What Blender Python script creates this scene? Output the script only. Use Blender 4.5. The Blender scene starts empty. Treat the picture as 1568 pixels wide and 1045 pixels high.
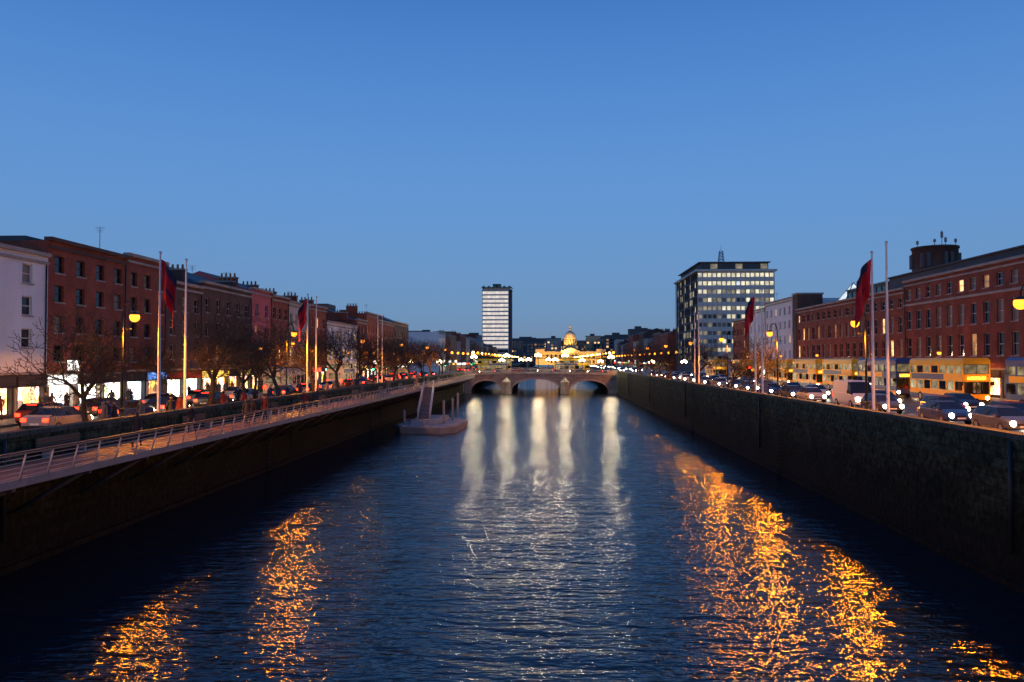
import bpy, math, random
from mathutils import Vector, Matrix
random.seed(7)
R = random.Random(11)
scene = bpy.context.scene
COL = scene.collection
GZ = 4.88   # street level above water

# ------------------------------------------------------------------ materials
MATS = {}
def new_mat(name):
    m = bpy.data.materials.new(name); m.use_nodes = True
    MATS[name] = m
    nt = m.node_tree
    for n in list(nt.nodes): nt.nodes.remove(n)
    out = nt.nodes.new('ShaderNodeOutputMaterial')
    return m, nt, out
def surf(name, col, rough=0.8, var=0.25, scale=0.6, fine=9.0, metal=0.0, bump=0.15, brick=None, spec=0.3, streak=False):
    m, nt, out = new_mat(name)
    N = nt.nodes.new; L = nt.links.new
    p = N('ShaderNodeBsdfPrincipled'); L(p.outputs[0], out.inputs[0])
    p.inputs['Roughness'].default_value = rough
    p.inputs['Metallic'].default_value = metal
    p.inputs['Specular IOR Level'].default_value = spec
    tc = N('ShaderNodeTexCoord')
    mp = N('ShaderNodeMapping'); L(tc.outputs['Object'], mp.inputs[0])
    if streak: mp.inputs['Scale'].default_value = (1, 1, 0.25)
    n1 = N('ShaderNodeTexNoise'); n1.inputs['Scale'].default_value = scale; n1.inputs['Detail'].default_value = 6
    n2 = N('ShaderNodeTexNoise'); n2.inputs['Scale'].default_value = fine; n2.inputs['Detail'].default_value = 3
    L(mp.outputs[0], n1.inputs['Vector']); L(tc.outputs['Object'], n2.inputs['Vector'])
    a = N('ShaderNodeMath'); a.operation = 'ADD'; L(n1.outputs['Fac'], a.inputs[0]); L(n2.outputs['Fac'], a.inputs[1])
    mr = N('ShaderNodeMapRange'); L(a.outputs[0], mr.inputs['Value'])
    mr.inputs['From Min'].default_value = 0.65; mr.inputs['From Max'].default_value = 1.35
    mr.inputs['To Min'].default_value = 1 - var; mr.inputs['To Max'].default_value = 1 + var
    mx = N('ShaderNodeVectorMath'); mx.operation = 'SCALE'
    if brick:
        b = N('ShaderNodeTexBrick')
        sp = N('ShaderNodeSeparateXYZ'); L(tc.outputs['Object'], sp.inputs[0])
        ad = N('ShaderNodeMath'); ad.operation = 'ADD'; L(sp.outputs[0], ad.inputs[0]); L(sp.outputs[1], ad.inputs[1])
        cb = N('ShaderNodeCombineXYZ'); L(ad.outputs[0], cb.inputs[0]); L(sp.outputs[2], cb.inputs[1])
        L(cb.outputs[0], b.inputs['Vector'])
        b.inputs['Scale'].default_value = 1.0
        b.inputs['Brick Width'].default_value = brick[0]; b.inputs['Row Height'].default_value = brick[1]
        b.inputs['Mortar Size'].default_value = brick[1] * brick[2]
        b.inputs['Color1'].default_value = (*[c * 1.15 for c in col], 1)
        b.inputs['Color2'].default_value = (*[c * 0.8 for c in col], 1)
        b.inputs['Mortar'].default_value = (*[c * brick[3] for c in col], 1)
        L(b.outputs['Color'], mx.inputs[0])
    else:
        mx.inputs[0].default_value = col
    L(mr.outputs[0], mx.inputs['Scale'])
    L(mx.outputs[0], p.inputs['Base Color'])
    if bump:
        bp = N('ShaderNodeBump'); bp.inputs['Strength'].default_value = bump; bp.inputs['Distance'].default_value = 0.05
        L(a.outputs[0], bp.inputs['Height']); L(bp.outputs[0], p.inputs['Normal'])
    return m
def emit(name, col, s, var=0.0, scale=1.2, cells=False, z=1.0):
    m, nt, out = new_mat(name)
    N = nt.nodes.new; L = nt.links.new
    p = N('ShaderNodeBsdfPrincipled'); L(p.outputs[0], out.inputs[0])
    p.inputs['Base Color'].default_value = (0.03, 0.03, 0.03, 1); p.inputs['Roughness'].default_value = 0.15
    p.inputs['Emission Color'].default_value = (*col, 1)
    if var > 0:
        tc = N('ShaderNodeTexCoord')
        mp = N('ShaderNodeMapping'); L(tc.outputs['Object'], mp.inputs[0]); mp.inputs['Scale'].default_value = (1, 1, z)
        if cells:
            t = N('ShaderNodeTexVoronoi'); t.inputs['Scale'].default_value = scale; L(mp.outputs[0], t.inputs['Vector'])
            sx = N('ShaderNodeSeparateColor'); L(t.outputs['Color'], sx.inputs[0]); o = sx.outputs[0]
            hs = N('ShaderNodeMix'); hs.data_type = 'RGBA'; hs.inputs[0].default_value = 0.3
            hs.inputs[6].default_value = (*col, 1); L(t.outputs['Color'], hs.inputs[7])
            L(hs.outputs[2], p.inputs['Emission Color'])
        else:
            t = N('ShaderNodeTexNoise'); t.inputs['Scale'].default_value = scale; t.inputs['Detail'].default_value = 4
            L(mp.outputs[0], t.inputs['Vector']); o = t.outputs['Fac']
        mr = N('ShaderNodeMapRange'); L(o, mr.inputs['Value'])
        lo, hi = (0.0, 1.0) if cells else (0.3, 0.7)
        mr.inputs['From Min'].default_value = lo; mr.inputs['From Max'].default_value = hi
        mr.inputs['To Min'].default_value = s * (1 - var); mr.inputs['To Max'].default_value = s * (1 + var)
        L(mr.outputs[0], p.inputs['Emission Strength'])
    else:
        p.inputs['Emission Strength'].default_value = s
    return m

BR = (0.23, 0.078, 0.12, 1.4)
surf('brick_brown', (0.20, 0.052, 0.030), brick=BR, var=0.5)
surf('brick_red', (0.25, 0.06, 0.033), brick=BR, var=0.5)
surf('brick_south', (0.17, 0.045, 0.03), brick=BR, var=0.55)
surf('brick_dark', (0.085, 0.05, 0.04), brick=BR, var=0.4)
surf('brick_tan', (0.26, 0.16, 0.10), brick=BR, var=0.3)
surf('render_white', (0.60, 0.66, 0.70), var=0.16, streak=True)
surf('render_cream', (0.50, 0.45, 0.38), var=0.18, streak=True)
surf('render_pink', (0.50, 0.12, 0.12), var=0.18, streak=True)
surf('render_grey', (0.28, 0.28, 0.28), var=0.2, streak=True)
surf('concrete_light', (0.55, 0.55, 0.52), var=0.12)
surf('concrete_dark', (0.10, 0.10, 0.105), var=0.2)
surf('slate', (0.06, 0.07, 0.085), var=0.3, brick=(0.4, 0.25, 0.08, 0.5), rough=0.6)
surf('flat_roof', (0.10, 0.10, 0.10), var=0.3)
surf('frame_white', (0.5, 0.5, 0.48), var=0.08, bump=0)
surf('frame_dark', (0.04, 0.04, 0.04), var=0.2, bump=0)
surf('stone_trim', (0.30, 0.28, 0.25), var=0.3)
surf('granite_bridge', (0.24, 0.235, 0.22), var=0.3, brick=(1.1, 0.45, 0.05, 0.5))
surf('granite_coping', (0.065, 0.068, 0.053), var=0.5, brick=(1.4, 5, 0.01, 0.4))
surf('asphalt', (0.05, 0.05, 0.052), rough=0.42, var=0.3, fine=30, spec=0.5)
surf('paving', (0.17, 0.165, 0.155), rough=0.55, var=0.25, brick=(0.9, 0.6, 0.03, 0.5))
surf('ground_mat', (0.07, 0.07, 0.065), var=0.3)
surf('paint_white', (0.7, 0.7, 0.68), var=0.2, bump=0)
surf('paint_yellow', (0.6, 0.4, 0.04), var=0.2, bump=0)
surf('bark', (0.075, 0.055, 0.04), var=0.35, fine=14)
surf('metal_pale', (0.42, 0.43, 0.45), rough=0.4, metal=0.3, var=0.1, bump=0)
surf('gangway_grey', (0.22, 0.23, 0.23), rough=0.5, var=0.2, bump=0)
surf('pole_white', (0.6, 0.6, 0.6), rough=0.4, var=0.05, bump=0)
surf('metal_dark', (0.03, 0.035, 0.035), rough=0.45, metal=0.4, var=0.15, bump=0)
surf('deck_wood', (0.14, 0.09, 0.055), rough=0.6, var=0.4, brick=(60, 0.14, 0.08, 0.3))
surf('pontoon_grey', (0.22, 0.24, 0.24), rough=0.7, var=0.35)
surf('flag_red', (0.45, 0.012, 0.02), var=0.2, bump=0)
surf('flag_navy', (0.03, 0.02, 0.05), var=0.2, bump=0)
surf('rubber', (0.02, 0.02, 0.02), var=0.2, bump=0)
surf('hub', (0.35, 0.35, 0.36), metal=0.6, rough=0.35, bump=0)
surf('bus_yellow', (0.85, 0.46, 0.010), rough=0.3, var=0.08, bump=0, spec=0.5)
surf('bus_blue', (0.02, 0.07, 0.22), rough=0.3, var=0.06, bump=0, spec=0.5)
surf('bus_white', (0.5, 0.5, 0.5), rough=0.3, var=0.06, bump=0, spec=0.5)
surf('copper_green', (0.14, 0.30, 0.24), rough=0.6)
surf('terracotta', (0.35, 0.15, 0.08))
for i, c in enumerate([(0.015,0.015,0.02),(0.10,0.105,0.11),(0.26,0.26,0.27),(0.16,0.012,0.012),(0.02,0.04,0.13),(0.045,0.05,0.055)]):
    surf('car_paint_%d' % i, c, rough=0.22, var=0.05, bump=0, spec=0.6)
surf('skin', (0.45, 0.27, 0.2), bump=0, var=0.08); surf('hair', (0.04, 0.025, 0.015), bump=0)
for i, c in enumerate([(0.02,0.02,0.03),(0.05,0.05,0.06),(0.16,0.03,0.03),(0.03,0.05,0.10),(0.2,0.17,0.13)]):
    surf('coat_%d' % i, c, bump=0, var=0.15)
surf('trousers', (0.025, 0.03, 0.045), bump=0, var=0.15)

def glass(name, col, rough=0.06):
    m, nt, out = new_mat(name)
    p = nt.nodes.new('ShaderNodeBsdfPrincipled'); nt.links.new(p.outputs[0], out.inputs[0])
    p.inputs['Base Color'].default_value = (*col, 1); p.inputs['Roughness'].default_value = rough
    p.inputs['Specular IOR Level'].default_value = 0.5; p.inputs['IOR'].default_value = 1.5
glass('glass_dark', (0.012, 0.015, 0.02)); glass('glass_blind', (0.16, 0.15, 0.13), 0.3); glass('glass_car', (0.01, 0.012, 0.015), 0.03)
glass('glass_green', (0.05, 0.12, 0.11), 0.1)
emit('lit_warm', (1.0, 0.60, 0.24), 1.3, 0.5)
emit('lit_dim', (1.0, 0.45, 0.15), 0.35, 0.6)
emit('lit_cool', (0.85, 0.95, 1.0), 0.8, 0.4)
emit('lit_office', (1.0, 0.90, 0.62), 0.80, 0.55, 0.5)
emit('lit_office_dim', (1.0, 0.85, 0.55), 0.22, 0.7, 0.6)
emit('lit_hall', (1.0, 0.88, 0.80), 0.72, 0.25, 0.3)
emit('shop_white', (1.0, 0.92, 0.70), 6.0, 0.75, 1.8, True)
emit('shop_blue', (0.72, 0.88, 1.0), 4.5, 0.75, 1.8, True)
emit('shop_warm', (1.0, 0.44, 0.08), 4.6, 0.85, 1.8, True)
emit('shop_dim', (1.0, 0.42, 0.12), 1.6, 0.9, 1.6, True)
emit('sign_white', (1, 0.97, 0.9), 2.5, 0.6, 2.5)
emit('sign_red', (1, 0.08, 0.04), 1.8, 0.5, 2.5)
emit('sign_yellow', (1, 0.6, 0.1), 1.5, 0.6, 2.5)
emit('sign_green', (0.1, 0.8, 0.35), 1.0, 0.5, 2.5)
emit('sign_blue', (0.15, 0.35, 1.0), 1.3, 0.6, 2.5)
surf('sign_dark', (0.05, 0.05, 0.06)); surf('sign_redpaint', (0.3, 0.03, 0.02)); surf('sign_bluepaint', (0.03, 0.08, 0.25)); surf('sign_greenpaint', (0.02, 0.13, 0.07))
emit('sodium_globe', (1.0, 0.30, 0.02), 3.4)
emit('white_globe', (1.0, 0.80, 0.42), 22)
emit('far_orange', (1.0, 0.32, 0.015), 6)
emit('far_white', (1.0, 0.72, 0.28), 12)
emit('headlight', (1.0, 0.88, 0.58), 36)
emit('taillight', (1.0, 0.02, 0.006), 12)
emit('amber', (1.0, 0.35, 0.02), 5)
emit('traffic_green', (0.05, 1.0, 0.5), 14)
emit('bus_inside', (1.0, 0.80, 0.42), 0.22, 0.95, 1.1)
emit('dest', (1.0, 0.55, 0.05), 2.0, 0.6, 6)

# ------------------------------------------------------------------ mesh builder
class MB:
    def __init__(s): s.v = []; s.f = []; s.m = []; s.names = []; s.smooth = []
    def mi(s, mat):
        if mat not in s.names: s.names.append(mat)
        return s.names.index(mat)
    def poly(s, pts, mat, sm=False):
        b = len(s.v); s.v.extend([tuple(p) for p in pts]); s.f.append(tuple(range(b, b + len(pts)))); s.m.append(s.mi(mat)); s.smooth.append(sm)
    def box(s, x0, x1, y0, y1, z0, z1, mat):
        b = len(s.v)
        s.v.extend([(x0,y0,z0),(x1,y0,z0),(x1,y1,z0),(x0,y1,z0),(x0,y0,z1),(x1,y0,z1),(x1,y1,z1),(x0,y1,z1)])
        for f in [(3,2,1,0),(4,5,6,7),(0,1,5,4),(1,2,6,5),(2,3,7,6),(3,0,4,7)]:
            s.f.append(tuple(b + i for i in f)); s.m.append(s.mi(mat)); s.smooth.append(False)
    def tube(s, p0, p1, r0, r1, n, mat, cap=True):
        p0 = Vector(p0); p1 = Vector(p1); d = (p1 - p0)
        if d.length < 1e-6: return
        d.normalize(); a = d.orthogonal().normalized(); c = d.cross(a)
        b = len(s.v)
        for p, r in ((p0, r0), (p1, r1)):
            for i in range(n):
                t = 2 * math.pi * i / n
                s.v.append(tuple(p + a * (math.cos(t) * r) + c * (math.sin(t) * r)))
        k = s.mi(mat)
        for i in range(n):
            j = (i + 1) % n
            s.f.append((b + i, b + j, b + n + j, b + n + i)); s.m.append(k); s.smooth.append(True)
        if cap:
            s.f.append(tuple(b + i for i in reversed(range(n)))); s.m.append(k); s.smooth.append(False)
            s.f.append(tuple(b + n + i for i in range(n))); s.m.append(k); s.smooth.append(False)
    def lathe(s, c, prof, n, mat):
        b = len(s.v); k = s.mi(mat)
        for r, z in prof:
            for i in range(n):
                t = 2 * math.pi * i / n
                s.v.append((c[0] + r * math.cos(t), c[1] + r * math.sin(t), c[2] + z))
        for q in range(len(prof) - 1):
            for i in range(n):
                j = (i + 1) % n
                s.f.append((b + q*n + i, b + q*n + j, b + (q+1)*n + j, b + (q+1)*n + i)); s.m.append(k); s.smooth.append(True)
    def sphere(s, c, r, mat, n=10, h=7):
        s.lathe(c, [(max(r * math.sin(math.pi * i / h), 0.0005), -r * math.cos(math.pi * i / h)) for i in range(h + 1)], n, mat)
    def mesh(s, name, off=(0, 0, 0)):
        me = bpy.data.meshes.new(name)
        me.from_pydata([(v[0]-off[0], v[1]-off[1], v[2]-off[2]) for v in s.v], [], s.f)
        for n in s.names: me.materials.append(MATS[n])
        me.polygons.foreach_set('material_index', s.m)
        me.polygons.foreach_set('use_smooth', s.smooth)
        me.update()
        return me
def add(name, me, loc=(0, 0, 0), rot=0, parent=None, scale=1):
    o = bpy.data.objects.new(name, me); COL.objects.link(o)
    o.location = loc; o.rotation_euler = (0, 0, rot); o.scale = (scale,) * 3
    if parent: o.parent = parent
    return o
class Group:
    def __init__(s): s.parts = {}
    def __getitem__(s, k):
        if k not in s.parts: s.parts[k] = MB()
        return s.parts[k]
    def finish(s, name, origin):
        e = bpy.data.objects.new(name, None); COL.objects.link(e); e.location = origin; e.empty_display_size = 0.5
        for k, mb in s.parts.items():
            if mb.f: add(k, mb.mesh(k, origin), parent=e)
        return e
    def meshes(s, name):
        return [(k, mb.mesh(k)) for k, mb in s.parts.items() if mb.f]
def place(name, parts, loc, rot=0, scale=1):
    e = bpy.data.objects.new(name, None); COL.objects.link(e); e.location = loc; e.rotation_euler = (0, 0, rot); e.scale = (scale,)*3; e.empty_display_size = 0.5
    for k, me in parts: add(k, me, parent=e)
    return e

def facade(wall, win, O, U, N, W, z0, z1, cols, rows, wmat, pick, depth=0.22, frame='frame_white', fw=0.07, sash=True, sill=None, mull=0):
    """Wall with real recessed openings. pick(row,col)->glass material or None for blank."""
    O = Vector(O); U = Vector(U); N = Vector(N); Z = Vector((0, 0, 1))
    P = lambda u, z, n=0: O + U * u + Z * z + N * n
    us = [0]
    for a, b in cols: us += [a, b]
    us.append(W)
    zs = [z0]
    for a, b in rows: zs += [a, b]
    zs.append(z1)
    for i in range(len(us) - 1):
        for j in range(len(zs) - 1):
            a, b, c, d = us[i], us[i+1], zs[j], zs[j+1]
            if b - a < 1e-5 or d - c < 1e-5: continue
            g = None
            if i % 2 == 1 and j % 2 == 1: g = pick(j // 2, i // 2)
            if g is None:
                wall.poly([P(a,c), P(b,c), P(b,d), P(a,d)], wmat); continue
            dp = -depth
            for q in ([P(a,c), P(b,c), P(b,c,dp), P(a,c,dp)], [P(a,d,dp), P(b,d,dp), P(b,d), P(a,d)],
                      [P(a,c), P(a,c,dp), P(a,d,dp), P(a,d)], [P(b,c,dp), P(b,c), P(b,d), P(b,d,dp)]):
                wall.poly(q, wmat)
            win.poly([P(a,c,dp), P(b,c,dp), P(b,d,dp), P(a,d,dp)], g)
            if frame:
                n = dp + 0.035
                def bar(u0, u1, w0, w1):
                    win.poly([P(u0,w0,n), P(u1,w0,n), P(u1,w1,n), P(u0,w1,n)], frame)
                bar(a, a+fw, c, d); bar(b-fw, b, c, d); bar(a+fw, b-fw, c, c+fw); bar(a+fw, b-fw, d-fw, d)
                if sash: m = (c+d)/2; bar(a+fw, b-fw, m-fw/2, m+fw/2)
                for q in range(mull):
                    m = a + (b-a)*(q+1)/(mull+1); n = dp + 0.04; bar(m-fw/2, m+fw/2, c+fw, d-fw)
            if sill:
                t = 0.12
                for q in ([P(a-.1,c-t,.08), P(b+.1,c-t,.08), P(b+.1,c-.003,.08), P(a-.1,c-.003,.08)], [P(a-.1,c-.003,.08), P(b+.1,c-.003,.08), P(b+.1,c-.003,0.002), P(a-.1,c-.003,0.002)]):
                    wall.poly(q, sill)

def cols_even(W, n, w):
    s = W / n
    return [(s*(i+.5)-w/2, s*(i+.5)+w/2) for i in range(n)]
def picker(lit=0.12, blind=0.2, warm='lit_warm'):
    def p(r, c):
        x = R.random()
        if x < lit: return warm
        if x < lit*1.6: return 'lit_dim'
        if x < lit*1.6 + blind: return 'glass_blind'
        return 'glass_dark'
    return p

def chimney(mb, x, y, z, w=0.8, l=2.2, h=1.8, mat='brick_brown'):
    mb.box(x-l/2, x+l/2, y-w/2, y+w/2, z, z+h, mat); mb.box(x-l/2-.08, x+l/2+.08, y-w/2-.08, y+w/2+.08, z+h, z+h+.15, 'stone_trim')
    for i in range(4):
        px = x - l/2 + l*(i+.5)/4
        mb.tube((px, y, z+h+.15), (px, y, z+h+.65), .14, .11, 7, 'terracotta')

def terrace(name, side, y0, y1, zt, wmat, rows, n, ww=1.1, shop='shop_warm', sign='sign_dark', roof='parapet', depth=13, lit=.12, bays=None,
            frame='frame_white', sill='stone_trim', cornice='stone_trim', chim=0, shoptop=8.0, X=None, blind=.2, bands=()):
    if X is None: X = -37.0 if side < 0 else 48.0
    N = Vector((-side, 0, 0)); U = Vector((0, 1, 0)); O = Vector((X, y0, 0)); W = y1 - y0
    G = Group(); wl = G['walls']; wn = G['windows']; tr = G['trim']; rf = G['roof']
    xb = X + side*depth
    zg = GZ
    facade(wl, wn, O, U, N, W, shoptop, zt, cols_even(W, n, ww), rows, wmat, picker(lit, blind), frame=frame, sill=sill)
    if bays is None: bays = max(1, round(W/3.2))
    s = W / bays
    sp = lambda r, c: (shop if R.random() < .85 else 'shop_dim') if shop else 'glass_dark'
    if shop:
        cols = [(s*i+.3, s*(i+1)-.3) for i in range(bays)]
        facade(G['shopfront'], G['shop_windows'], O, U, N, W, zg, shoptop, cols, [(zg+.35, shoptop-.85)], 'sign_dark' if sign != 'sign_white' else 'stone_trim', sp, depth=.35, frame='frame_dark', fw=.07, sash=False, mull=2)
        a, b = sorted((X - side*.18, X - side*.003))
        for i in range(bays):
            G['shopfront'].box(a, b, y0+s*i+.12, y0+s*(i+1)-.12, shoptop-.8, shoptop-.15, sign if R.random() < .7 else 'sign_dark')
            G['shopfront'].box(a, b, y0+s*i-.1 if i else y0+.01, y0+s*i+.1, zg, shoptop-.95, 'stone_trim')
        a, b = sorted((X - side*.25, X - side*1.1)); yy = y0 + W*R.random()*.8 + .1*W
        G['shopfront'].box(a, b, yy, yy+.12, shoptop+.2, shoptop+1.0, R.choice(['sign_redpaint','sign_white','sign_bluepaint','sign_greenpaint']))
    else:
        facade(wl, wn, O, U, N, W, zg, shoptop, cols_even(W, n, ww), [(zg+1, shoptop-.8)], wmat, picker(lit*2, .1), frame=frame, sill=sill)
    wl.poly([(X,y0,zg),(xb,y0,zg),(xb,y0,zt),(X,y0,zt)], wmat)
    wl.poly([(X,y1,zg),(xb,y1,zg),(xb,y1,zt),(X,y1,zt)], wmat)
    wl.poly([(xb,y0,zg),(xb,y1,zg),(xb,y1,zt),(xb,y0,zt)], wmat)
    a, b = sorted((X - side*.28, X + side*.35))
    tr.box(a, b, y0+.01, y1-.01, zt, zt+.28, cornice)
    a, b = sorted((X - side*.14, X - side*.003))
    tr.box(a, b, y0+.02, y1-.02, zt-.55, zt-.35, cornice)
    for bz in bands: tr.box(a, b, y0+.02, y1-.02, bz, bz+.28, cornice)
    tr.box(a, b, y0+.02, y1-.02, shoptop-.02, shoptop+.16, cornice)
    tr.tube((X-side*.12, y1-.35, zg), (X-side*.12, y1-.35, zt-.6), .06, .06, 6, 'metal_dark')
    if roof == 'parapet':
        rf.poly([(X+side*.35,y0,zt-.3),(X+side*.35,y1,zt-.3),(xb,y1,zt-.3),(xb,y0,zt-.3)], 'flat_roof')
        rf.box(*sorted((X+side*4, X+side*6.5)), y0+W*.3, y0+W*.3+2.4, zt-.3, zt+.9, 'concrete_dark')
    elif roof == 'pitched':
        xm = (X+side*.35+xb)/2; h = 2.4; x1 = X+side*.35; z_ = zt-.1
        rf.poly([(x1,y0,z_),(x1,y1,z_),(xm,y1,z_+h),(xm,y0,z_+h)], 'slate')
        rf.poly([(xb,y0,z_),(xb,y1,z_),(xm,y1,z_+h),(xm,y0,z_+h)], 'slate')
        rf.poly([(x1,y0,z_),(xm,y0,z_+h),(xb,y0,z_)], wmat); rf.poly([(x1,y1,z_),(xm,y1,z_+h),(xb,y1,z_)], wmat)
    elif roof == 'hipped':
        x1 = X+side*.35; z_ = zt-.1; h = 2.6; xm = (x1+xb)/2; q = min(W*.42, 5)
        rf.poly([(x1,y0,z_),(x1,y1,z_),(xm,y1-q,z_+h),(xm,y0+q,z_+h)], 'slate')
        rf.poly([(xb,y0,z_),(xb,y1,z_),(xm,y1-q,z_+h),(xm,y0+q,z_+h)], 'slate')
        rf.poly([(x1,y0,z_),(xb,y0,z_),(xm,y0+q,z_+h)], 'slate'); rf.poly([(x1,y1,z_),(xb,y1,z_),(xm,y1-q,z_+h)], 'slate')
    for k in range(chim):
        yy = y0 + .5 if k == 0 else y1 - .5
        chimney(G['chimneys'], X + side*3.2, yy, zt-.4, mat=wmat if 'brick' in wmat else 'brick_brown')
        chimney(G['chimneys'], X + side*9, yy, zt-.4, mat=wmat if 'brick' in wmat else 'brick_brown')
    if R.random() < .5 and y0 < 260:
        ax, ay = X + side*5, y0 + W*.6; ah = R.uniform(2.5, 4.5)
        G['aerial'].tube((ax,ay,zt-.3),(ax,ay,zt+ah),.035,.025,4,'metal_dark')
        for k in range(4): G['aerial'].tube((ax-.5+.08*k,ay,zt+ah-.15*k),(ax+.5-.08*k,ay,zt+ah-.15*k),.015,.015,3,'metal_dark')
    return G.finish(name, (X, y0, zg))

# ------------------------------------------------------------------ ground, river, roads
mb = MB()
xs = [-3000, -23.2, 18.7, 3000]; ys = [-300, 1400, 4500]
for i in range(3):
    for j in range(2):
        if i == 1 and j == 0: continue
        mb.poly([(xs[i],ys[j],GZ-.01),(xs[i+1],ys[j],GZ-.01),(xs[i+1],ys[j+1],GZ-.01),(xs[i],ys[j+1],GZ-.01)], 'ground_mat')
add('ground', mb.mesh('ground'))

m, nt, out = new_mat('river_water')
N = nt.nodes.new; L = nt.links.new
p = N('ShaderNodeBsdfPrincipled'); L(p.outputs[0], out.inputs[0])
p.inputs['Base Color'].default_value = (0.003, 0.012, 0.022, 1); p.inputs['Roughness'].default_value = 0.095; p.inputs['IOR'].default_value = 1.38
tc = N('ShaderNodeTexCoord')
def wnoise(sx, sy, scale, detail, rot=0.0, dist=0.0):
    mp = N('ShaderNodeMapping'); L(tc.outputs['Object'], mp.inputs[0]); mp.inputs['Scale'].default_value = (sx, sy, 1); mp.inputs['Rotation'].default_value = (0, 0, rot)
    n = N('ShaderNodeTexNoise'); n.inputs['Scale'].default_value = scale; n.inputs['Detail'].default_value = detail; n.inputs['Distortion'].default_value = dist
    L(mp.outputs[0], n.inputs['Vector']); return n.outputs['Fac']
def mul(a, k):
    x = N('ShaderNodeMath'); x.operation = 'MULTIPLY'; L(a, x.inputs[0]); x.inputs[1].default_value = k; return x.outputs[0]
def addn(a, b):
    x = N('ShaderNodeMath'); x.operation = 'ADD'; L(a, x.inputs[0]); L(b, x.inputs[1]); return x.outputs[0]
h = addn(addn(mul(wnoise(.32, 1.0, 1.1, 2, .08, .3), .17), mul(wnoise(.46, 1.2, 2.7, 2, -.12, .3), .085)), mul(wnoise(.65, 1.1, 6.5, 2, .2), .024))
h = addn(h, mul(wnoise(1, 1, .12, 2), .3))
bp = N('ShaderNodeBump'); bp.inputs['Strength'].default_value = 1.0; bp.inputs['Distance'].default_value = 1.0
L(h, bp.inputs['Height']); L(bp.outputs[0], p.inputs['Normal'])
mb = MB(); mb.poly([(-23.1,-300,0),(18.55,-300,0),(18.55,1400,0),(-23.1,1400,0)], 'river_water')
add('river_water', mb.mesh('river_water'))

def quaymat(name, top, wet):
    m, nt, out = new_mat(name)
    N = nt.nodes.new; L = nt.links.new
    p = N('ShaderNodeBsdfPrincipled'); L(p.outputs[0], out.inputs[0]); p.inputs['Roughness'].default_value = 0.85; p.inputs['Specular IOR Level'].default_value = 0.15
    tc = N('ShaderNodeTexCoord'); sp = N('ShaderNodeSeparateXYZ'); L(tc.outputs['Object'], sp.inputs[0])
    cb = N('ShaderNodeCombineXYZ'); L(sp.outputs[1], cb.inputs[0]); L(sp.outputs[2], cb.inputs[1])
    b = N('ShaderNodeTexBrick'); L(cb.outputs[0], b.inputs['Vector']); b.inputs['Scale'].default_value = 1
    b.inputs['Brick Width'].default_value = 1.05; b.inputs['Row Height'].default_value = .42; b.inputs['Mortar Size'].default_value = .022
    b.inputs['Color1'].default_value = (1.2,1.2,1.2,1); b.inputs['Color2'].default_value = (.7,.7,.7,1); b.inputs['Mortar'].default_value = (.4,.4,.4,1)
    n1 = N('ShaderNodeTexNoise'); n1.inputs['Scale'].default_value = .5; n1.inputs['Detail'].default_value = 9; L(tc.outputs['Object'], n1.inputs['Vector'])
    n2 = N('ShaderNodeTexNoise'); n2.inputs['Scale'].default_value = 3; n2.inputs['Detail'].default_value = 9; L(tc.outputs['Object'], n2.inputs['Vector'])
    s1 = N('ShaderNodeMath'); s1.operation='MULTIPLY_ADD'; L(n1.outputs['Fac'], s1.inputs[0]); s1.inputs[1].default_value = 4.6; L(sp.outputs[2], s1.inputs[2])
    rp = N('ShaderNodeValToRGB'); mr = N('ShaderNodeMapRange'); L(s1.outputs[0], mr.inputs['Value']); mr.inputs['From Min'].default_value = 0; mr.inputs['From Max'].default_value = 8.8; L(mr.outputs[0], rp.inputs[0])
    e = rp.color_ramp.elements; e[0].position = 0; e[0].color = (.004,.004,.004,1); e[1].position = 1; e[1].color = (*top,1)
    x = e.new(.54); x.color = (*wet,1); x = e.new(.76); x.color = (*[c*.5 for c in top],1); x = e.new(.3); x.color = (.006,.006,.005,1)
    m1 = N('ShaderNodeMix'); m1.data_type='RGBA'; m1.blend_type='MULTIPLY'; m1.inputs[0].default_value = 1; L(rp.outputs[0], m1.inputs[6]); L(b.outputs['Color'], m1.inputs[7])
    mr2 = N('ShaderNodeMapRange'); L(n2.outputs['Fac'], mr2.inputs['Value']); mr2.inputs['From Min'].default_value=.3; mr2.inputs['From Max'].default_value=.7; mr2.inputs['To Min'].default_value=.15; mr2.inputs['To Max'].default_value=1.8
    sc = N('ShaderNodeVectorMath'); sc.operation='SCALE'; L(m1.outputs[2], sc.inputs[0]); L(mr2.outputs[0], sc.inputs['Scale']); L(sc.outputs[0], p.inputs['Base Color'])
    bp = N('ShaderNodeBump'); bp.inputs['Distance'].default_value=.08; bp.inputs['Strength'].default_value=.9; ad = N('ShaderNodeMath'); ad.operation='SUBTRACT'; L(n2.outputs['Fac'], ad.inputs[0]); L(b.outputs['Fac'], ad.inputs[1])
    L(ad.outputs[0], bp.inputs['Height']); L(bp.outputs[0], p.inputs['Normal'])
quaymat('quay_stone', (.070,.082,.045), (.008,.012,.005))
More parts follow.
